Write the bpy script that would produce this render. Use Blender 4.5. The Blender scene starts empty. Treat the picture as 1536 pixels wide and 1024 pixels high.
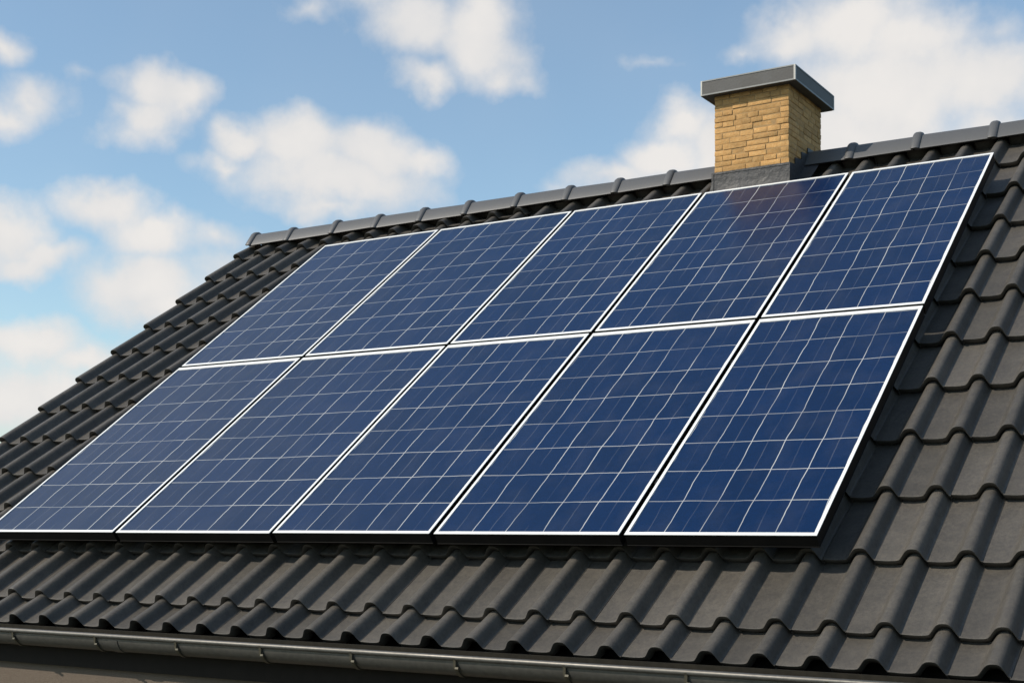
import bpy, bmesh, math, random
from math import sin, cos, pi, radians, sqrt
random.seed(7)
S = bpy.context.scene
COL = S.collection

# ------------------------------------------------------------------ camera
Z0 = 4.0                                   # height of the panels' lower edge above the ground
PITCH = radians(35.575)
cam = bpy.data.objects.new("camera", bpy.data.cameras.new("camera"))
COL.objects.link(cam)
cam.location = (1.7593, -5.1013, Z0 + 0.0414)
cam.rotation_euler = (radians(90), 0, radians(31.728))
cam.data.sensor_width = 36
cam.data.lens = 36 * 2028.3 / 1536
cam.data.shift_y = (786.16 - 512) / 1536
cam.data.clip_end = 6000
S.camera = cam
CAM_TH = radians(31.728)

# ------------------------------------------------------------------ light
SUN_DIR = (-0.50, -0.56, 0.62)             # towards the sun
_l = sqrt(sum(c * c for c in SUN_DIR)); SUN_DIR = tuple(c / _l for c in SUN_DIR)
SUN_EL = math.asin(SUN_DIR[2])
SUN_AZ = math.atan2(SUN_DIR[0], SUN_DIR[1])
import mathutils
sl = bpy.data.lights.new("sun", 'SUN'); sl.energy = 3.9; sl.angle = radians(0.5); sl.color = (1.0, 0.91, 0.78)
sun = bpy.data.objects.new("sun", sl); COL.objects.link(sun)
sun.rotation_euler = mathutils.Vector(SUN_DIR).to_track_quat('Z', 'Y').to_euler()
sun.location = (-20, -20, 30)

S.view_settings.view_transform = 'Standard'
S.view_settings.look = 'None'
S.view_settings.gamma = 1
S.view_settings.exposure = 0.10
S.view_settings.use_curve_mapping = False

# ------------------------------------------------------------------ world: sky and clouds
SKY_STRENGTH = 0.15
W = bpy.data.worlds.new("World"); S.world = W; W.use_nodes = True
wt = W.node_tree; wt.nodes.clear()
def wn(t, **k):
    n = wt.nodes.new(t)
    for a, b in k.items(): setattr(n, a, b)
    return n
def wlink(a, b): wt.links.new(a, b)
def wmath(op, a, b=None, c=None, clamp=False):
    n = wn('ShaderNodeMath', operation=op); n.use_clamp = clamp
    for i, v in enumerate((a, b, c)):
        if v is None: continue
        if isinstance(v, (int, float)): n.inputs[i].default_value = v
        else: wlink(v, n.inputs[i])
    return n.outputs[0]
def wvec(op, a, b=None, scale=None):
    n = wn('ShaderNodeVectorMath', operation=op)
    for i, v in enumerate((a, b)):
        if v is None: continue
        if isinstance(v, tuple): n.inputs[i].default_value = v
        else: wlink(v, n.inputs[i])
    if scale is not None: n.inputs['Scale'].default_value = scale
    return n.outputs['Value'] if op in ('LENGTH', 'DOT_PRODUCT') else n.outputs[0]
sky = wn('ShaderNodeTexSky', sky_type='NISHITA'); sky.sun_disc = False
sky.sun_elevation = SUN_EL; sky.sun_rotation = SUN_AZ
sky.altitude = 0; sky.air_density = 1.0; sky.dust_density = 0.8; sky.ozone_density = 1.6
tc = wn('ShaderNodeTexCoord'); D = tc.outputs['Generated']
sx = wn('ShaderNodeSeparateXYZ'); wlink(D, sx.inputs[0])
az = wmath('MULTIPLY', wmath('ARCTAN2', sx.outputs[0], sx.outputs[1]), 180 / pi)
el = wmath('MULTIPLY', wmath('ARCSINE', sx.outputs[2]), 180 / pi)
cb = wn('ShaderNodeCombineXYZ'); wlink(az, cb.inputs[0]); wlink(el, cb.inputs[1]); AE = cb.outputs[0]
def wnoise(vec, scale, detail, rough, off=0.0):
    n = wn('ShaderNodeTexNoise', noise_dimensions='3D'); n.inputs['Scale'].default_value = scale
    n.inputs['Detail'].default_value = detail; n.inputs['Roughness'].default_value = rough
    wlink(wvec('ADD', vec, (off, off * 1.7, -off)), n.inputs['Vector']); return n
n1 = wnoise(D, 6.5, 2, 0.5, 3.1); n2 = wnoise(D, 22, 4, 0.55, 8.3)
warp = wvec('ADD', wvec('SCALE', wvec('SUBTRACT', n1.outputs['Color'], (0.5, 0.5, 0.5)), scale=2.6),
            wvec('SCALE', wvec('SUBTRACT', n2.outputs['Color'], (0.5, 0.5, 0.5)), scale=2.2))
PW = wvec('ADD', AE, wvec('MULTIPLY', warp, (1, 1, 0)))
def azel(x, y):                             # bearing and height in the sky of a cloud seen at that spot of the photograph
    f = 2028.3
    r, u = (x - 768) / f, (786.16 - y) / f
    dx = -sin(CAM_TH) + r * cos(CAM_TH); dy = cos(CAM_TH) + r * sin(CAM_TH)
    return math.degrees(math.atan2(dx, dy)), math.degrees(math.atan2(u, sqrt(dx * dx + dy * dy)))
CL = [(230,140,60,45,1),(220,185,62,42,.95),(268,160,52,42,1),(190,212,50,26,.55),
 (362,228,58,32,.95),(450,238,95,50,1.05),(560,240,95,50,1.05),(500,285,165,45,1),(630,250,60,32,.85),(335,262,50,20,.6),(500,322,120,22,.7),
 (640,40,85,55,.9),(725,58,85,68,1.05),(762,112,60,30,.7),(645,118,55,30,.8),(470,16,60,20,.38),(590,0,120,22,.5),
 (8,60,38,34,.8),(45,165,52,44,.75),(5,185,60,40,.8),(120,110,30,12,.25),
 (150,330,72,36,.95),(215,365,85,34,.9),(310,372,75,34,.65),
 (15,360,70,50,1),(45,398,90,26,.9),
 (195,432,90,48,1.05),(245,465,125,42,1.0),(330,420,90,40,.6),
 (60,525,80,42,1.05),(130,550,70,36,.95),(40,600,150,60,.95),(120,600,90,40,.6),
 (1190,62,75,42,.9),(1280,50,115,58,1),(1380,75,100,46,1),(1340,135,180,80,1.15),(1480,135,95,60,1.05),(1300,205,150,55,1.1),(1120,85,40,20,.5),(1500,200,90,40,.7),
 (1040,190,72,46,1.0),(1000,232,85,40,1),(1110,222,95,62,1.1),(935,258,100,28,.75),(860,282,60,18,.5),(985,100,50,16,.3),(1500,60,90,40,.45)]
acc = None
for x, y, rx, ry, w in CL:
    a0, e0 = azel(x, y); k = 0.0268
    q = wvec('MULTIPLY', wvec('SUBTRACT', PW, (a0, e0, 0)), (1 / (rx * k * 1.38), 1 / (ry * k * 1.40), 0))
    v = wmath('MULTIPLY_ADD', wvec('LENGTH', q), -w, w)
    acc = v if acc is None else wmath('SMOOTH_MAX', acc, v, 0.18)
# loose clouds over the rest of the sky
n3 = wnoise(wvec('MULTIPLY', D, (1, 1, 2.4)), 2.3, 6, 0.55, 1.7)
far = wmath('MULTIPLY', wmath('SUBTRACT', n3.outputs['Fac'], 0.56), 3.0)
da = wmath('ABSOLUTE', wmath('ADD', az, 31.7))
outm = wmath('MAXIMUM', wmath('SUBTRACT', da, 24.0), wmath('SUBTRACT', el, 24.0))
outm = wmath('MULTIPLY', outm, 0.2, clamp=True)
far = wmath('ADD', far, wmath('MULTIPLY', wmath('SUBTRACT', 1.0, outm), -3.0))
acc = wmath('MAXIMUM', acc, far)
n4 = wnoise(D, 26, 8, 0.58, 5.5)
dens = wmath('ADD', acc, wmath('MULTIPLY', wmath('SUBTRACT', n4.outputs['Fac'], 0.5), 0.75))
mr = wn('ShaderNodeMapRange', interpolation_type='SMOOTHSTEP'); wlink(dens, mr.inputs['Value'])
mr.inputs['From Min'].default_value = -0.06; mr.inputs['From Max'].default_value = 0.78
hz = wmath('MULTIPLY_ADD', n1.outputs['Fac'], 0.16, 0.0)          # thin high haze everywhere
added_veil = wvec('LENGTH', wvec('MULTIPLY', wvec('SUBTRACT', PW, (-76, 38, 0)), (1 / 32, 1 / 19, 0)))  # added cloud patch out of view, brightens the reflection in the left panels
hz = wmath('MAXIMUM', hz, wmath('MULTIPLY', wmath('SUBTRACT', 1.0, added_veil), 0.95), clamp=True)
cov = wmath('MAXIMUM', wmath('MULTIPLY', mr.outputs[0], 0.97), hz)
# cloud tone: thick parts whiter, soft grey variation
n5 = wnoise(D, 13, 4, 0.5, 9.9)
tone = wmath('ADD', wmath('MULTIPLY', n5.outputs['Fac'], 0.9), wmath('MULTIPLY', dens, 0.35))
tr = wn('ShaderNodeMapRange'); wlink(tone, tr.inputs['Value'])
tr.inputs['From Min'].default_value = 0.35; tr.inputs['From Max'].default_value = 0.85
cm = wn('ShaderNodeMix', data_type='RGBA'); wlink(tr.outputs[0], cm.inputs['Factor'])
cm.inputs['A'].default_value = (4.3, 4.35, 4.45, 1); cm.inputs['B'].default_value = (5.35, 5.15, 4.95, 1)
mx = wn('ShaderNodeMix', data_type='RGBA'); wlink(cov, mx.inputs['Factor'])
wlink(wvec('MULTIPLY', sky.outputs[0], (0.93, 1.035, 1.0)), mx.inputs['A']); wlink(cm.outputs['Result'], mx.inputs['B'])
bg = wn('ShaderNodeBackground'); bg.inputs['Strength'].default_value = SKY_STRENGTH
wlink(mx.outputs['Result'], bg.inputs['Color'])
wo = wn('ShaderNodeOutputWorld'); wlink(bg.outputs[0], wo.inputs['Surface'])

# ------------------------------------------------------------------ materials
def mat(name, base, rough=0.6, metal=0.0, noise=None, bump=None, island=0.0, spec=0.5, rvar=0.0):
    """noise=(scale, amount, other colour); bump=(scale, distance)"""
    m = bpy.data.materials.new(name); m.use_nodes = True; t = m.node_tree
    b = t.nodes['Principled BSDF']
    b.inputs['Base Color'].default_value = (*base, 1); b.inputs['Roughness'].default_value = rough
    b.inputs['Metallic'].default_value = metal; b.inputs['Specular IOR Level'].default_value = spec
    co = t.nodes.new('ShaderNodeTexCoord'); out = None
    if noise:
        for i, (sc, am, c2) in enumerate(noise):
            n = t.nodes.new('ShaderNodeTexNoise'); n.inputs['Scale'].default_value = sc; n.inputs['Detail'].default_value = 5
            t.links.new(co.outputs['Object'], n.inputs['Vector'])
            r = t.nodes.new('ShaderNodeMapRange'); t.links.new(n.outputs['Fac'], r.inputs['Value'])
            r.inputs['From Min'].default_value = 0.38; r.inputs['From Max'].default_value = 0.68; r.inputs['To Max'].default_value = am
            x = t.nodes.new('ShaderNodeMix'); x.data_type = 'RGBA'; t.links.new(r.outputs[0], x.inputs['Factor'])
            if out is None: x.inputs['A'].default_value = (*base, 1)
            else: t.links.new(out, x.inputs['A'])
            x.inputs['B'].default_value = (*c2, 1); out = x.outputs['Result']
            if rvar and i == 0:
                rr = t.nodes.new('ShaderNodeMapRange'); t.links.new(n.outputs['Fac'], rr.inputs['Value'])
                rr.inputs['From Min'].default_value = .3; rr.inputs['From Max'].default_value = .7
                rr.inputs['To Min'].default_value = rough - rvar; rr.inputs['To Max'].default_value = rough + rvar
                t.links.new(rr.outputs[0], b.inputs['Roughness'])
    if island:
        g = t.nodes.new('ShaderNodeNewGeometry')
        r = t.nodes.new('ShaderNodeMapRange'); t.links.new(g.outputs['Random Per Island'], r.inputs['Value'])
        r.inputs['To Min'].default_value = 1 - island; r.inputs['To Max'].default_value = 1 + island
        h = t.nodes.new('ShaderNodeHueSaturation'); t.links.new(r.outputs[0], h.inputs['Value'])
        if out is None: h.inputs['Color'].default_value = (*base, 1)
        else: t.links.new(out, h.inputs['Color'])
        out = h.outputs[0]
    if out is not None: t.links.new(out, b.inputs['Base Color'])
    if bump:
        prev = None
        for sc, ds in bump:
            n = t.nodes.new('ShaderNodeTexNoise'); n.inputs['Scale'].default_value = sc; n.inputs['Detail'].default_value = 6
            t.links.new(co.outputs['Object'], n.inputs['Vector'])
            bm = t.nodes.new('ShaderNodeBump'); bm.inputs['Distance'].default_value = ds; bm.inputs['Strength'].default_value = 1
            t.links.new(n.outputs['Fac'], bm.inputs['Height'])
            if prev: t.links.new(prev, bm.inputs['Normal'])
            prev = bm.outputs[0]
        t.links.new(prev, b.inputs['Normal'])
    return m
M_TILE = mat('roof_tile_concrete', (0.072, 0.065, 0.058), 0.50, noise=[(2.2, .6, (0.062, 0.057, 0.051)), (14, .5, (0.115, 0.102, 0.085)), (160, .6, (0.048, 0.044, 0.040)), (62, .28, (0.14, 0.125, 0.10)), (6, .3, (0.05, 0.047, 0.040))],
             bump=[(260, .0012), (30, .0018)], island=.15, rvar=.08, spec=.3)
M_RIDGE = mat('ridge_tile_concrete', (0.092, 0.092, 0.094), 0.48, noise=[(5, .4, (0.08, 0.08, 0.08)), (120, .3, (0.075, 0.073, 0.07))], bump=[(220, .0008)], island=.06)
M_BRICK = mat('yellow_brick', (0.52, 0.285, 0.103), 0.85, noise=[(9, .7, (0.41, 0.23, 0.085)), (70, .5, (0.55, 0.38, 0.18)), (26, .3, (0.25, 0.14, 0.055))], bump=[(120, .003), (35, .003)], island=.17, spec=.25)
M_MORTAR = mat('mortar', (0.40, 0.26, 0.125), 0.95, noise=[(40, .5, (0.24, 0.155, 0.075))], bump=[(150, .002)], spec=.2)
M_CAP = mat('zinc_cap', (0.062, 0.059, 0.055), 0.6, metal=.0, noise=[(7, .5, (0.085, 0.085, 0.085))], bump=[(60, .0008)])
M_SEAM = mat('worn_zinc_edge', (0.40, 0.385, 0.35), 0.45, metal=.3, noise=[(60, .5, (0.3, 0.29, 0.27))])
M_LEAD = mat('lead_flashing', (0.040, 0.039, 0.040), 0.55, metal=.2, noise=[(8, .6, (0.055, 0.055, 0.06)), (50, .4, (0.085, 0.082, 0.08))], bump=[(22, .006), (90, .0015)])
M_GUT = mat('gutter_metal', (0.105, 0.10, 0.092), 0.48, metal=.6, noise=[(3, .5, (0.10, 0.095, 0.085)), (45, .35, (0.18, 0.17, 0.15))], bump=[(7, .0015)], rvar=.07)
M_BRK = mat('gutter_bracket_metal', (0.10, 0.09, 0.066), 0.5, metal=.5, noise=[(60, .5, (0.1, 0.085, 0.06))])
M_FASC = mat('dark_fascia', (0.018, 0.014, 0.011), 0.85, noise=[(20, .5, (0.012, 0.009, 0.007))], spec=.2)
M_WALL = mat('brown_plaster', (0.135, 0.105, 0.082), 0.9, noise=[(3, .5, (0.115, 0.088, 0.068)), (60, .4, (0.16, 0.13, 0.1))], bump=[(180, .003), (12, .004)], spec=.2)
M_WHITE = mat('white_frame_lip', (0.78, 0.78, 0.765), 0.35, noise=[(30, .25, (0.74, 0.74, 0.72))])
M_BLACK = mat('black_frame_side', (0.004, 0.004, 0.004), 0.5, noise=[(40, .4, (0.008, 0.007, 0.006))], spec=.15)
M_RAIL = mat('black_rail', (0.012, 0.012, 0.012), 0.5, noise=[(40, .4, (0.02, 0.02, 0.02))], spec=.3)
M_GRASS = mat('grass_ground', (0.05, 0.056, 0.032), 0.95, noise=[(.25, .6, (0.075, 0.066, 0.045)), (3, .5, (0.04, 0.045, 0.025))], bump=[(9, .03)], spec=.2)

def cell_material():
    """deep blue cells; the thin bright grid runs between 5 x 8 cells, faint bus-bars half way. UV holds the cell numbers."""
    m = bpy.data.materials.new('solar_cells'); m.use_nodes = True; t = m.node_tree; b = t.nodes['Principled BSDF']
    def N(ty, **k):
        n = t.nodes.new(ty)
        for a, v in k.items(): setattr(n, a, v)
        return n
    def mt(op, a, bb=None, c=None, clamp=False):
        n = N('ShaderNodeMath', operation=op); n.use_clamp = clamp
        for i, v in enumerate((a, bb, c)):
            if v is None: continue
            if isinstance(v, (int, float)): n.inputs[i].default_value = v
            else: t.links.new(v, n.inputs[i])
        return n.outputs[0]
    co = N('ShaderNodeTexCoord'); uv = N('ShaderNodeSeparateXYZ'); t.links.new(co.outputs['UV'], uv.inputs[0])
    def noise(sc, det, off=0, vec=None, st=None):
        n = N('ShaderNodeTexNoise'); n.inputs['Scale'].default_value = sc; n.inputs['Detail'].default_value = det
        mp = N('ShaderNodeMapping'); mp.inputs['Location'].default_value = (off, off, off)
        if st: mp.inputs['Scale'].default_value = st
        t.links.new(vec or co.outputs['Object'], mp.inputs[0]); t.links.new(mp.outputs[0], n.inputs['Vector']); return n
    wob = noise(4.2, 3, 0); wb = N('ShaderNodeSeparateColor'); t.links.new(wob.outputs['Color'], wb.inputs[0])
    u = mt('ADD', uv.outputs[0], mt('MULTIPLY', mt('SUBTRACT', wb.outputs[0], .5), 0.16))
    v = mt('ADD', uv.outputs[1], mt('MULTIPLY', mt('SUBTRACT', wb.outputs[1], .5), 0.09))
    def line(x, size, width, soft):           # distance to the nearest whole number, in metres
        fr = mt('ABSOLUTE', mt('SUBTRACT', mt('FRACT', mt('ADD', x, .5)), .5))
        d = mt('MULTIPLY', fr, size)
        r = N('ShaderNodeMapRange'); t.links.new(d, r.inputs['Value'])
        r.inputs['From Min'].default_value = width; r.inputs['From Max'].default_value = width + soft
        r.inputs['To Min'].default_value = 1; r.inputs['To Max'].default_value = 0; return r.outputs[0]
    lu = line(u, .19, .0012, .0018); lv = line(v, .232, .0013, .0018)
    bus = line(mt('ADD', u, .5), .19, .0004, .0036)
    brk = noise(5.5, 3, 4, st=(1.1, .6, .6))
    bk = N('ShaderNodeMapRange'); t.links.new(brk.outputs['Fac'], bk.inputs['Value'])
    bk.inputs['From Min'].default_value = .35; bk.inputs['From Max'].default_value = .75; bk.inputs['To Min'].default_value = .0; bk.inputs['To Max'].default_value = .17
    fade = noise(2.2, 2, 9)
    fd = N('ShaderNodeMapRange'); t.links.new(fade.outputs['Fac'], fd.inputs['Value'])
    fd.inputs['From Min'].default_value = .35; fd.inputs['From Max'].default_value = .6; fd.inputs['To Min'].default_value = .3; fd.inputs['To Max'].default_value = 1
    grid = mt('MULTIPLY', mt('MAXIMUM', lu, mt('MULTIPLY', lv, .85)), fd.outputs[0])
    allm = mt('MAXIMUM', grid, mt('MULTIPLY', bus, bk.outputs[0]), clamp=True)
    # polycrystal mottling
    vo = N('ShaderNodeTexVoronoi'); vo.inputs['Scale'].default_value = 55
    t.links.new(co.outputs['Object'], vo.inputs['Vector'])
    vs = N('ShaderNodeSeparateColor'); t.links.new(vo.outputs['Color'], vs.inputs[0])
    # each cell slightly its own tone
    fl = N('ShaderNodeCombineXYZ'); t.links.new(mt('FLOOR', u), fl.inputs[0]); t.links.new(mt('FLOOR', v), fl.inputs[1])
    oi = N('ShaderNodeObjectInfo'); t.links.new(mt('MULTIPLY', oi.outputs['Random'], 50), fl.inputs[2])
    wn_ = N('ShaderNodeTexWhiteNoise'); t.links.new(fl.outputs[0], wn_.inputs[0])
    tone = mt('ADD', mt('ADD', .80, mt('MULTIPLY', vs.outputs[0], .14)), mt('MULTIPLY', wn_.outputs[0], .22))
    hs = N('ShaderNodeHueSaturation'); hs.inputs['Color'].default_value = (0.0020, 0.0130, 0.054, 1); t.links.new(tone, hs.inputs['Value'])
    mx = N('ShaderNodeMix', data_type='RGBA'); t.links.new(allm, mx.inputs['Factor']); t.links.new(hs.outputs[0], mx.inputs['A'])
    mx.inputs['B'].default_value = (0.50, 0.50, 0.485, 1)
    # thin dust film
    du = noise(7, 6, 14, st=(1, .35, 1))
    dm = N('ShaderNodeMapRange'); t.links.new(du.outputs['Fac'], dm.inputs['Value'])
    dm.inputs['From Min'].default_value = .45; dm.inputs['From Max'].default_value = .85; dm.inputs['To Max'].default_value = .03
    m2 = N('ShaderNodeMix', data_type='RGBA'); t.links.new(dm.outputs[0], m2.inputs['Factor']); t.links.new(mx.outputs['Result'], m2.inputs['A'])
    m2.inputs['B'].default_value = (0.45, 0.42, 0.38, 1)
    t.links.new(m2.outputs['Result'], b.inputs['Base Color'])
    b.inputs['Roughness'].default_value = 0.26; b.inputs['IOR'].default_value = 1.50; b.inputs['Specular Tint'].default_value = (.34, .74, 1.0, 1)   # blue anti-reflection coating
    bp = N('ShaderNodeBump'); bp.inputs['Distance'].default_value = .004; bp.inputs['Strength'].default_value = .35
    bn = noise(3.0, 2, 21); t.links.new(bn.outputs['Fac'], bp.inputs['Height']); t.links.new(bp.outputs[0], b.inputs['Normal'])
    return m
M_CELL = cell_material()

# ------------------------------------------------------------------ helpers
CP, SP = cos(PITCH), sin(PITCH)
def P(u, v, n):                              # roof frame: along the eave, up the slope, out of the slope
    return (u, v * CP - n * SP, Z0 + v * SP + n * CP)
class MB:
    def __init__(s): s.v = []; s.f = []; s.m = []
    def add(s, vs, fs, mi=0):
        o = len(s.v); s.v += vs; s.f += [tuple(i + o for i in f) for f in fs]; s.m += [mi] * len(fs)
    def box(s, a, b, T=None, mi=0):
        vs = [(x, y, z) for x in (a[0], b[0]) for y in (a[1], b[1]) for z in (a[2], b[2])]
        if T: vs = [T(*v) for v in vs]
        s.add(vs, [(0, 1, 3, 2), (4, 6, 7, 5), (0, 4, 5, 1), (2, 3, 7, 6), (0, 2, 6, 4), (1, 5, 7, 3)], mi)
    def extrude(s, prof, x0, x1, closed=True, caps=True, T=None, mi=0, nseg=1):
        """prof = [(y,z)...] swept along x"""
        k = len(prof); vs = []
        for i in range(nseg + 1):
            x = x0 + (x1 - x0) * i / nseg
            vs += [(x, y, z) for y, z in prof]
        if T: vs = [T(*v) for v in vs]
        fs = []
        for i in range(nseg):
            for j in range(k if closed else k - 1):
                a = i * k + j; b_ = i * k + (j + 1) % k
                fs.append((a, b_, b_ + k, a + k))
        if closed and caps:
            fs.append(tuple(range(k - 1, -1, -1))); fs.append(tuple(nseg * k + j for j in range(k)))
        s.add(vs, fs, mi)
    def build(s, name, mats, parent=None, smooth=False, bevel=0, origin=None, angle=35):
        me = bpy.data.meshes.new(name)
        vs = s.v
        if origin: vs = [(a - origin[0], b - origin[1], c - origin[2]) for a, b, c in vs]
        me.from_pydata(vs, [], s.f); me.update()
        if not isinstance(mats, (list, tuple)): mats = [mats]
        for m in mats: me.materials.append(m)
        me.polygons.foreach_set('material_index', s.m)
        bm = bmesh.new(); bm.from_mesh(me)
        bmesh.ops.recalc_face_normals(bm, faces=bm.faces)
        if bevel:
            bmesh.ops.bevel(bm, geom=[e for e in bm.edges if e.calc_face_angle(0) > .5], offset=bevel, segments=2, profile=.6, affect='EDGES')
        bm.to_mesh(me); bm.free()
        if smooth:
            me.polygons.foreach_set('use_smooth', [True] * len(me.polygons))
            me.set_sharp_from_angle(angle=radians(angle))
        o = bpy.data.objects.new(name, me); COL.objects.link(o)
        if origin: o.location = origin
        if parent: o.parent = parent; o.matrix_parent_inverse.identity(); 
        return o
def empty(name, loc, label, cat, group=None):
    o = bpy.data.objects.new(name, None); COL.objects.link(o); o.location = loc
    o['label'] = label; o['category'] = cat; o.empty_display_size = .2
    if group: o['group'] = group
    return o

# ------------------------------------------------------------------ ground
g = MB(); R_ = 1500; NG = 24
g.add([(R_ * (i / NG * 2 - 1), R_ * (j / NG * 2 - 1), 0) for i in range(NG + 1) for j in range(NG + 1)],
      [(i * (NG + 1) + j, (i + 1) * (NG + 1) + j, (i + 1) * (NG + 1) + j + 1, i * (NG + 1) + j + 1) for i in range(NG) for j in range(NG)])
go = g.build('ground', M_GRASS); go['kind'] = 'structure'

# ------------------------------------------------------------------ the house
house = empty('house', (0, 0, 0), 'house with dark tiled roof, yellow brick chimney and grey metal gutter', 'house')
UL, UR = -6.335, 3.30                       # verges
YR = 3.70                                   # ridge line
N_CROWN, N_PAN = -0.130, -0.185

# walls (gabled box) with a small set-back behind the gutter
YW0, YW1 = -0.40, 2 * YR + 0.40
w = MB()
ze = Z0 - 0.50
def zroof(y): yy = y if y < YR else 2 * YR - y; return Z0 + yy * SP / CP - 0.26 / CP
gp = [(YW0, 0.0), (YW1, 0.0), (YW1, zroof(YW1)), (YR, zroof(YR)), (YW0, zroof(YW0))]
w.extrude(gp, UL + .18, UR - .18, caps=True)
w.build('wall', M_WALL, house)
f = MB()
f.box((UL + .02, -.433, Z0 - .680), (UR - .02, -.405, Z0 - .50))  # front board drawn deeper; its dark colour stands for the eave's shadow band
f.build('fascia_board', M_FASC, house); f = MB()
f.box((UL + .02, 2 * YR + .405, Z0 - .605), (UR - .02, 2 * YR + .435, Z0 - .50))
f.build('fascia_board', M_FASC, house)

# roof tiles ------------------------------------------------------------
crowns = [-4.469 - .229 * k for k in range(8, 0, -1)]
x = -4.469; k = 0
while x < UR + .3:
    crowns.append(x); x += max(.2055, .2300 - .0011 * k); k += 1
def hump(t):                                # t in periods from the crown
    a, p = (-t / .285, 1.42) if t < 0 else (t / .228, 1.85)
    return 0.0 if a >= 1 else 0.5 + 0.5 * cos(pi * a ** p)
TS = [-.57, -.50, -.42, -.34, -.28, -.24, -.20, -.165, -.13, -.095, -.06, -.02, .02, .055, .09, .12, .15, .18, .205, .23, .27, .33, .40]
PAN_DIP = .004
def tile_course(mb, kc, mirror=False, ts=TS, last=False):
    rj = random.Random(1000 + kc * 37 + (77 if mirror else 0))
    for ci in range(len(crowns)):
        c = crowns[ci]
        pl = c - crowns[ci - 1] if ci else crowns[1] - crowns[0]
        pr = crowns[ci + 1] - c if ci + 1 < len(crowns) else pl
        # tile from right foot of previous roll to right foot of this roll
        t0, t1 = -.752, .252
        if ci == 0: t0 = -.16
        vl = lip_v(kc, c); vtop = min(lip_v(kc + 1, c) + .06, V_APEX + .02)
        if vl > V_APEX - .15: continue
        if lip_v(kc + 1, c) > V_APEX - .15: vtop = V_APEX + .02
        tt = [t0] + [q for q in ts if t0 < q < t1] + [t1]
        if c - .5 * pl > UR: break
        dn = rj.uniform(-.0006, .0006); dv = rj.uniform(-.004, .004); tilt = rj.uniform(-.0007, .0007)
        LIP = .025
        rows = []                           # (v, dn below the top surface)
        L = vtop - vl
        v0 = vl + dv
        rows.append((v0 + .050, -.037)); rows.append((v0 + .022, -.036)); rows.append((v0 + .011, -.020)); rows.append((v0 + .0012, -.0050)); rows.append((v0 + .0008, -.0015)); rows.append((v0 + .004, -.0002)); rows.append((v0 + .012, 0))
        for q in (.12, .5, .8, 1.0): rows.append((v0 + .012 + (L - .012) * q, 0))
        vs = []; nt = len(tt)
        for (v, d) in rows:
            q = (v - v0) / L
            lift = LIP * (1 - q) - LIP * .72 * q
            flare = 1 + .07 * max(0, 1 - (v - v0) / .09)
            for t in tt:
                th = hump(t / flare) if t > -.5 else 0.0
                pan = 0 if th > 0 else 0
                u = c + t * (pl if t < 0 else pr) + dv * .3
                w_ = max(0, -t - .27) * 2
                dip = PAN_DIP * sin(pi * min(1, max(0, (-t - .27) / .49))) if t < -.27 else 0
                n = N_PAN + (N_CROWN - N_PAN) * th - dip + lift + d + dn + tilt * (t + .25) * 2
                if t == t0 and ci: n -= .0012
                vs.append(P(u, v, n) if not mirror else (u, 2 * YR - P(u, v, n)[1], P(u, v, n)[2]))
        fs = []
        for i in range(len(rows) - 1):
            for j in range(nt - 1):
                fs.append((i * nt + j, i * nt + j + 1, (i + 1) * nt + j + 1, (i + 1) * nt + j))
        nb = len(vs)                        # side skirts so that a joint shows thickness
        for j in (0, nt - 1):
            o = len(vs)
            for i in range(len(rows)):
                a = vs[i * nt + j]
                vs.append((a[0], a[1] + SP * .012 * (-1 if mirror else 1), a[2] - CP * .012))
            for i in range(len(rows) - 1): fs.append((i * nt + j, (i + 1) * nt + j, o + i + 1, o + i))
        mb.add(vs, fs)
V_APEX = (YR + N_CROWN * SP) / CP
def lip_v(k, u):                            # courses drawn a little tighter towards the left verge
    if k < 0: return -.588
    return -.385 + k * (.430 + .0043 * (max(-6.4, min(1.0, u)) + 2.6))
tm = MB()
for k in range(-1, 12): tile_course(tm, k)
for k in range(-1, 12): tile_course(tm, k, mirror=True, ts=[-.5, -.24, -.15, -.06, .06, .15])
roof = tm.build('roof', M_TILE, house, smooth=True, angle=50)
# roof deck under the tiles (battens and boards, dark)
dk = MB()
yl = P(0, -.60, -.235)
dk.extrude([(yl[1], yl[2]), (YR, P(0, 0, 0)[2] + (YR) * SP / CP - .235 / CP), (2 * YR - yl[1], yl[2]),
            (2 * YR - yl[1], yl[2] - .02), (YR, Z0 + YR * SP / CP - .235 / CP - .02), (yl[1], yl[2] - .02)], UL + .03, UR - .03)
dk.build('roof_deck', M_FASC, roof)
# verge boards at both gables
for u0, u1 in ((UL - .005, UL + .025), (UR - .025, UR + .005)):
    for s_ in (1, -1):
        Tm = lambda u, v, n, s_=s_: (P(u, v, n) if s_ > 0 else (u, 2 * YR - P(u, v, n)[1], P(u, v, n)[2]))
        vb = MB(); vb.box((u0, -.58, -.32), (u1, V_APEX - .06, -.185), T=Tm)
        vb.build('verge_board', M_FASC, roof)

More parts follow.
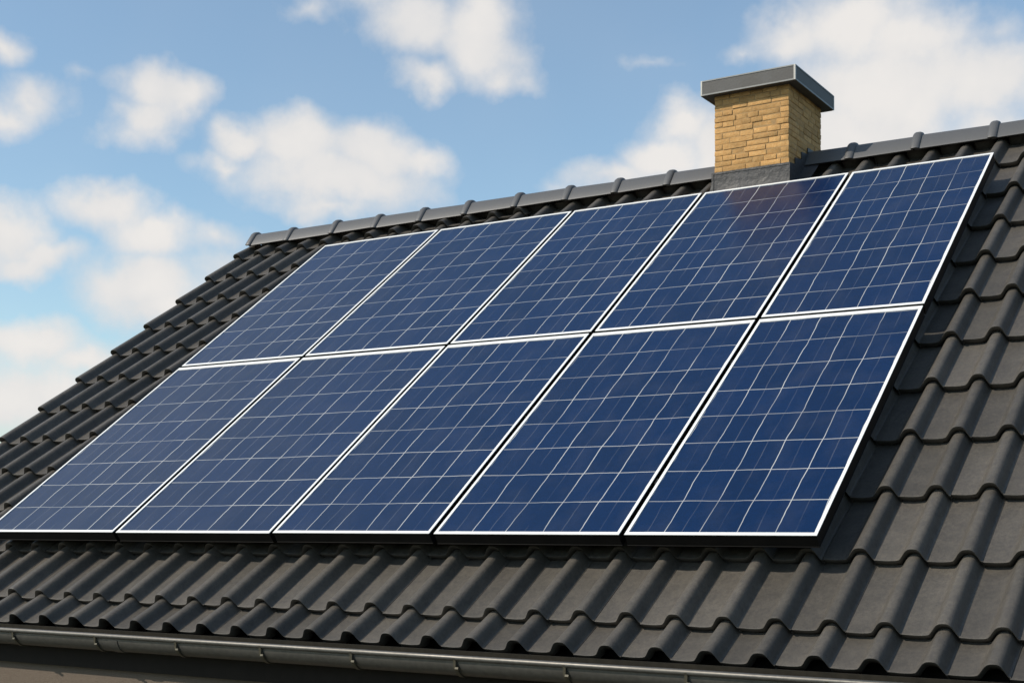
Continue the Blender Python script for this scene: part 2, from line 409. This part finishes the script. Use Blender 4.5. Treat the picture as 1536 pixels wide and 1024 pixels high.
# ridge tiles ------------------------------------------------------------
ZT = 2.548 + Z0
RP = [(-.122, -.118), (-.118, -.108), (-.052, -.020), (-.030, -.006), (0, 0), (.030, -.006), (.052, -.020), (.118, -.108), (.122, -.118)]
def ridge_tile(u0, u1, collar=True, seed=0):
    rj = random.Random(seed); mb = MB()
    dz = rj.uniform(-.003, .003); ti = rj.uniform(-.003, .003)
    def sec(scale, lift, thick=.014):
        o = [(y * scale, z * scale + lift) for y, z in RP]
        i_ = [(y * (scale - .13), (z - .012) * scale + lift) for y, z in reversed(RP)]
        i_[0] = (o[-1][0] - thick, o[-1][1]); i_[-1] = (o[0][0] + thick, o[0][1])
        return o + i_
    def ring(stations):
        vs = []; k = 18
        for u, sc, li in stations:
            vs += [(u, YR + y, ZT + z + dz + ti * (u - u0) / (u1 - u0)) for y, z in sec(sc, li)]
        fs = []
        for i in range(len(stations) - 1):
            for j in range(k): fs.append((i * k + j, i * k + (j + 1) % k, (i + 1) * k + (j + 1) % k, (i + 1) * k + j))
        fs.append(tuple(range(k))); fs.append(tuple(reversed([(len(stations) - 1) * k + j for j in range(k)])))
        mb.add(vs, fs)
    ring([(u0 + .02, .985, -.002), (u1 + .01, .93, -.004)])
    if collar:
        ring([(u0 - .004, 1.02, .008), (u0, 1.08, .013), (u0 + .012, 1.12, .018), (u0 + .036, 1.12, .018), (u0 + .048, 1.08, .012), (u0 + .054, 1.01, .002)])
    o = mb.build('ridge_tile', M_RIDGE, roof, smooth=True, angle=40)
    return o
joints = [-6.295, -5.875, -5.39, -4.95, -4.505, -4.075, -3.62, -3.18, -2.77, -2.355, -1.93]
for i in range(len(joints) - 1): ridge_tile(joints[i], joints[i + 1], seed=i)
ridge_tile(-1.93, -1.80, seed=30)
rj2 = [-1.42, -1.045, -.615, -.14, .33, .78, 1.24, 1.70, 2.15, 2.60, 3.02, 3.31]
for i in range(len(rj2) - 1): ridge_tile(rj2[i], rj2[i + 1], collar=i > 0, seed=50 + i)

# chimney ------------------------------------------------------------
CX0, CX1, CY0, CY1 = -1.843, -1.325, 3.30, 3.93
CB, CT = Z0 + 1.9, Z0 + 2.905
rb = random.Random(3)
bs = bmesh.new()
def brick(a, b):
    r = bmesh.ops.create_cube(bs, size=1)
    c = [(a[i] + b[i]) / 2 for i in range(3)]; d = [b[i] - a[i] for i in range(3)]
    for v in r['verts']:
        v.co = mathutils.Vector([v.co[i] * d[i] + c[i] for i in range(3)])
    ed = list({e for v in r['verts'] for e in v.link_edges})
    bv = bmesh.ops.bevel(bs, geom=ed, offset=.004, segments=2, profile=.6, affect='EDGES')
    for v in bv['verts']:
        v.co += mathutils.Vector([rb.uniform(-.0012, .0012) for _ in range(3)])
nrow = 27; hh = (CT - CB) / nrow; J = .0042; Dp = .055; kk = 0
for r_ in range(nrow):
    z0, z1 = CB + r_ * hh + J / 2, CB + (r_ + 1) * hh - J / 2
    odd = r_ % 2
    for side in range(4):
        ax = side % 2                        # 0: runs along x, 1: along y
        lo, hi = (CX0, CX1) if ax == 0 else (CY0, CY1)
        if (odd == 0) == (ax == 0): a_, b_ = lo, hi
        else: a_, b_ = lo + Dp + J, hi - Dp - J
        cuts = [a_]; p_ = a_ + rb.uniform(.06, .17)
        while p_ < b_ - .055: cuts.append(p_); p_ += rb.choice((.105, .13, .15, .17, .085)) + rb.uniform(-.01, .01)
        cuts.append(b_)
        for i in range(len(cuts) - 1):
            o_ = rb.uniform(-.0025, .0025); s0, s1 = cuts[i] + (J / 2 if i else 0), cuts[i + 1] - (J / 2 if i < len(cuts) - 2 else 0)
            e0, e1 = rb.uniform(-.0015, .0015), rb.uniform(-.0015, .0015)
            if side == 0: brick((s0, CY0 + o_, z0 + e0), (s1, CY0 + Dp, z1 + e1))
            if side == 1: brick((CX1 - Dp, s0, z0 + e0), (CX1 + o_, s1, z1 + e1))
            if side == 2: brick((s0, CY1 - Dp, z0 + e0), (s1, CY1 + o_, z1 + e1))
            if side == 3: brick((CX0 + o_, s0, z0 + e0), (CX0 + Dp, s1, z1 + e1))
me = bpy.data.meshes.new('chimney'); bs.faces.ensure_lookup_table()
nbf = len(bs.faces)
core = bmesh.ops.create_cube(bs, size=1)
for v in core['verts']:
    v.co = mathutils.Vector(((CX0 + CX1) / 2 + v.co.x * (CX1 - CX0 - .006), (CY0 + CY1) / 2 + v.co.y * (CY1 - CY0 - .006), (CB + CT) / 2 + v.co.z * (CT - CB + .02)))
for fc in {fc for v in core['verts'] for fc in v.link_faces}: fc.material_index = 1
bs.to_mesh(me); bs.free(); me.materials.append(M_BRICK); me.materials.append(M_MORTAR)
me.polygons.foreach_set('use_smooth', [True] * len(me.polygons)); me.set_sharp_from_angle(angle=radians(40))
chim = bpy.data.objects.new('chimney', me); COL.objects.link(chim); chim.parent = house

OV = .068
c0x, c1x, c0y, c1y, cz0, cz1 = CX0 - OV, CX1 + OV, CY0 - OV, CY1 + OV, Z0 + 2.896, Z0 + 2.990
cp = MB()
cp.box((c0x, c0y, cz0), (c1x, c1y, cz1))
cp.build('chimney_cap', M_CAP, chim, bevel=.003)
e = .0025                        # folded edges of the zinc: bright corner seams and rims
for cx_ in (c0x, c1x):
    for cy_ in (c0y, c1y):
        sx_ = 1 if cx_ == c1x else -1; sy_ = 1 if cy_ == c1y else -1
        sm = MB(); sm.box((cx_ - sx_ * .010, cy_ - sy_ * .010, cz0 - .002), (cx_ + sx_ * e, cy_ + sy_ * e, cz1 + .002))
        sm.build('cap_seam', M_SEAM, chim, bevel=.001)
M_RIM = mat('zinc_rim', (0.2, 0.2, 0.19), .45, metal=.3, noise=[(20, .5, (0.13, 0.13, 0.13))])
                                   # rolled upper and lower rims
for z0, z1 in ((cz1 - .006, cz1 + .002), (cz0 - .003, cz0 + .006)):
    for a, b in (((c0x + .0105, c0y - .003, z0), (c1x - .0105, c0y + .004, z1)), ((c0x + .0105, c1y - .004, z0), (c1x - .0105, c1y + .003, z1)),
                 ((c0x - .003, c0y + .0105, z0), (c0x + .004, c1y - .0105, z1)), ((c1x - .004, c0y + .0105, z0), (c1x + .003, c1y - .0105, z1))):
        dr = MB(); dr.box(a, b); dr.build('cap_rim', M_RIM, chim)

fl = MB()                                    # lead flashing
def zpl(y, n=N_CROWN + .012): return Z0 + (y * SP + n) / CP     # height of the plane n above a ground point y
t_ = .006
zt = Z0 + 2.385
# front upstand and apron, as one bent sheet over the rolls
def sheet(pts, thick, ux0, ux1, nu=26, wav=0.0):
    vs = []; k = len(pts)
    for i in range(nu + 1):
        u = ux0 + (ux1 - ux0) * i / nu
        for j, (y, z) in enumerate(pts):
            fade = j / (k - 1)
            d = wav * fade * sin(2 * pi * u / .215 + .6) + random.uniform(-.0015, .0015)
            vs.append((u + (0 if j < 2 else (-.035 if i == 0 else .0) * fade), y - (0.0 if j < 2 else d * SP), z + (0.0 if j < 2 else d * CP)))
    fs = [(i * k + j, i * k + j + 1, (i + 1) * k + j + 1, (i + 1) * k + j) for i in range(nu) for j in range(k - 1)]
    fl.add(vs, fs)
yf = CY0 - t_
sheet([(yf, zt), (yf, zt - .06), (yf, zpl(yf) + .035), (yf - .012, zpl(yf - .012) + .018), (yf - .07, zpl(yf - .07) + .006), (yf - .15, zpl(yf - .15)), (yf - .21, zpl(yf - .21) - .002)], .004, CX0 - .02, CX1 + .006, wav=.011)
fl.build('front_flashing', M_LEAD, chim, smooth=True, angle=30)
fl = MB(); fl.box((CX0 - .008, yf - .003, zt - .012), (CX1 + .008, yf + .004, zt + .002)); fl.build('flashing_strip', M_LEAD, chim)
for sgn, xx in ((1, CX1), (-1, CX0)):        # stepped side flashing up to the ridge
    x0, x1 = (xx + .003, xx + .010) if sgn > 0 else (xx - .010, xx - .003)
    prof = [(CY0 - .010, zpl(CY0) - .12), (CY0 - .010, zt), (CY0 + .10, zt + .012), (CY0 + .10, zt + .055), (CY0 + .22, zt + .068), (CY0 + .22, zt + .12), (CY0 + .34, zt + .13), (CY0 + .34, zt + .175), (YR + .1, zt + .180), (YR + .23, zt + .09), (YR + .23, zpl(YR) - .3), ]
    fl = MB(); fl.extrude(prof, x0, x1); fl.build('side_flashing', M_LEAD, chim, smooth=True, angle=30)
    # side soaker lying on the tiles
    a = (xx, xx + sgn * .10)
    fl = MB(); fl.add([(a[0], CY0 - .2, zpl(CY0 - .2) + .002), (a[1], CY0 - .2, zpl(CY0 - .2) - .012), (a[0], YR - .05, zpl(YR - .05) + .006), (a[1], YR - .05, zpl(YR - .05) - .004)], [(0, 1, 3, 2)])
    fl.build('soaker', M_LEAD, chim)

# gutter ------------------------------------------------------------
GY, GZ, GR = -.498, Z0 - .512, .066
def arc(r, a0, a1, n, cy=GY, cz=GZ): return [(cy + r * cos(radians(a0 + (a1 - a0) * i / n)), cz + r * sin(radians(a0 + (a1 - a0) * i / n))) for i in range(n + 1)]
gm = MB()
outer = [(GY + GR, GZ + .03)] + arc(GR, 0, -180, 18) + [(GY - GR, GZ + .010)]
inner = [(GY - GR + .003, GZ + .010)] + arc(GR - .003, -180, 0, 18) + [(GY + GR - .003, GZ + .03)]
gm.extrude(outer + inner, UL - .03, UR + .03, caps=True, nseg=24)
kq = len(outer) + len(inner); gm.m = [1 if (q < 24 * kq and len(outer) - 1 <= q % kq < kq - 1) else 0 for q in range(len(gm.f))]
gut = gm.build('gutter', [M_GUT, mat('gutter_inner_shade', (0.02, 0.018, 0.014), .95, noise=[(30, .5, (0.035, 0.03, 0.022))], spec=.1)], house, smooth=True, angle=40); gm = MB()  # inner faces coloured near-black to stand for the shade inside the gutter
bead = arc(.012, 0, 330, 11, GY - GR - .004, GZ + .014)
gm.extrude(bead, UL - .03, UR + .03, nseg=24)
gm.build('gutter_bead', M_GUT, gut, smooth=True, angle=40)
for xe in (UL - .033, UR + .03): gm = MB(); gm.extrude(arc(GR + .002, 0, -180, 18), xe, xe + .003); gm.build('gutter_end', M_GUT, gut)
# slip joints
for xj in (-3.31, .9):
    o2 = arc(GR + .0035, -2, -176, 18); i2 = arc(GR + .0005, -176, -2, 18)
    gm = MB(); gm.extrude(o2 + i2, xj - .03, xj + .03); gm.build('gutter_joint', M_GUT, gut, smooth=True, angle=40)
bu = [-4.037 - .53 * 4, -4.037 - .53 * 3, -4.037 - .53 * 2, -4.037 - .55, -4.037, -3.429, -2.883, -2.359, -1.846, -1.314, -.804, -.295, .235, .765, 1.30, 1.83, 2.36, 2.9]
for i, ub in enumerate(bu):
    b_ = MB(); rr = random.Random(i); hw = .0095
    o2 = [(GY + GR + .004, GZ + .02)] + arc(GR + .0055, 0, -168, 16)
    i2 = arc(GR + .0005, -168, 0, 16) + [(GY + GR + .001, GZ + .02)]
    b_.extrude(o2 + i2, ub - hw, ub + hw)
    # curled tongue gripping the bead
    ty, tz = GY - GR, GZ - .012
    b_.extrude([(ty - .004, tz - .022), (ty - .0105, tz - .006), (ty - .0095, tz + .012), (ty - .017, tz + .026), (ty - .012, tz + .030), (ty - .004, tz + .014), (ty - .0045, tz - .004), (ty + .001, tz - .022)], ub - .006, ub + .006)
    b_.extrude([(ty - .005, tz - .026), (ty - .014, tz - .018), (ty - .012, tz - .010), (ty - .002, tz - .018)], ub + .004, ub + .020)
    b_.build('gutter_bracket', M_BRK, gut, smooth=True, angle=35)

# ------------------------------------------------------------------ solar panels
PUL = [-5.0174, -3.9209, -2.7966, -1.8199, -0.8395]
PUR = [-3.9459, -2.8216, -1.8449, -0.8645, 0.0]
ROWS = [(0.0, 1.9022, .019, .030), (1.9272, 3.8041, .020, .018)]
LAB = [
 ['blue solar panel at the left end of the lower row, palest of that row',
  'blue solar panel second from the left in the lower row, above the gutter',
  'blue solar panel in the middle of the lower row, above the gutter',
  'blue solar panel second from the right in the lower row',
  'deep blue solar panel at the right end of the lower row'],
 ['pale blue solar panel at the left end of the upper row',
  'blue solar panel second from the left in the upper row, under the ridge',
  'blue solar panel in the middle of the upper row, left of the chimney',
  'blue solar panel in the upper row directly below the brick chimney',
  'deep blue solar panel at the right end of the upper row']]
FH = .056
def solar_panel(row, c):
    v0, v1, wb, wt_ = ROWS[row]; u0, u1 = PUL[c], PUR[c]; ws = .0145
    org = P(u0, v0, -FH)
    root = empty('solar_panel', org, LAB[row][c], 'solar panel', 'solar panels in two rows on the roof')
    rj = random.Random(row * 10 + c); dz = rj.uniform(-.0015, .0015)
    def T(u, v, n): p = P(u, v, n + dz); return (p[0] - org[0], p[1] - org[1], p[2] - org[2])
    fr = MB()                                # bright lip, four mitred bars
    o = [(u0, v0), (u1, v0), (u1, v1), (u0, v1)]
    i_ = [(u0 + ws, v0 + wb), (u1 - ws, v0 + wb), (u1 - ws, v1 - wt_), (u0 + ws, v1 - wt_)]
    vs = [T(a, b, n) for n in (0, -.0035) for a, b in o] + [T(a, b, n) for n in (0, -.0035) for a, b in i_]
    fs = []
    for k in range(4):
        k2 = (k + 1) % 4
        fs += [(k, k2, 8 + k2, 8 + k), (4 + k2, 4 + k, 12 + k, 12 + k2), (k, 4 + k, 4 + k2, k2), (8 + k, 8 + k2, 12 + k2, 12 + k)]
    fr.add(vs, fs)
    fr.build('frame', M_WHITE, root, bevel=.0008)
    sd = MB(); e_ = .001                     # black side walls with a small inward flange, one ring
    prof = [(0, -.0036), (0, -FH), (-.0022, -FH - .0005), (-.0022, -FH - .004), (.025, -FH - .004), (.025, -FH - .001), (.003, -FH - .001), (.003, -.0036)]
    vs = []
    for (a, b, sa, sb) in ((u0 + e_, v0 + e_, 1, 1), (u1 - e_, v0 + e_, -1, 1), (u1 - e_, v1 - e_, -1, -1), (u0 + e_, v1 - e_, 1, -1)):
        vs += [T(a + sa * d, b + sb * d, n) for d, n in prof]
    kp = len(prof)
    sd.add(vs, [(q * kp + w_, ((q + 1) % 4) * kp + w_, ((q + 1) % 4) * kp + (w_ + 1) % kp, q * kp + (w_ + 1) % kp) for q in range(4) for w_ in range(kp)])
    sd.build('frame_side', M_BLACK, root)
    # cell sheet under the lip
    cs = MB(); q0, q1, r0, r1 = u0 + .006, u1 - .006, v0 + .006, v1 - .006
    cs.box((q0, r0, -.009), (q1, r1, -.0037), T=T)
    ob = cs.build('cell_sheet', M_CELL, root)
    me = ob.data; uvl = me.uv_layers.new(name='cells')
    vis = (u0 + ws, u1 - ws, v0 + wb, v1 - wt_)
    for lp in me.loops:
        co = me.vertices[lp.vertex_index].co
        uu = co[0] + org[0]; vv = ((co[1] + org[1]) * CP + (co[2] + org[2] - Z0) * SP)
        uvl.data[lp.index].uv = ((uu - vis[0]) / (vis[1] - vis[0]) * 5, (vv - vis[2]) / (vis[3] - vis[2]) * 8)
    jb = MB(); jb.box((u0 + (u1 - u0) / 2 - .06, v1 - .22, -.03), (u0 + (u1 - u0) / 2 + .06, v1 - .12, -.0095), T=T)
    jb.build('junction_box', M_BLACK, root)
    return root
for row in (0, 1):
    for c in range(5): solar_panel(row, c)

# mounting rails under the panels, on roof hooks, with clamps in the gaps
for i, vr in enumerate((.42, 1.48, 2.35, 3.38)):
    org = P(PUL[0], vr, -.10)
    root = empty('mounting_rail', org, 'black mounting rail running under the solar panels', 'rail', 'rails under the solar panels')
    def T(u, v, n): p = P(u, v, n); return (p[0] - org[0], p[1] - org[1], p[2] - org[2])
    m_ = MB(); m_.box((PUL[0] + .01, vr - .02, -.092), (-.02, vr + .02, -.0605), T=T)
    m_.build('rail', M_RAIL, root, bevel=.002)
    u = PUL[0] + .3
    while u < -.1:
        hk = MB(); hk.box((u - .02, vr - .018, -.185), (u + .02, vr - .010, -.0922), T=T); u += .9
        hk.build('roof_hook', M_RAIL, root)
    for c in range(4):
        uc = (PUR[c] + PUL[c + 1]) / 2
        ck = MB(); ck.box((uc - .008, vr - .02, -.0605), (uc + .008, vr + .02, -.012), T=T)
        ck.build('clamp', M_RAIL, root)
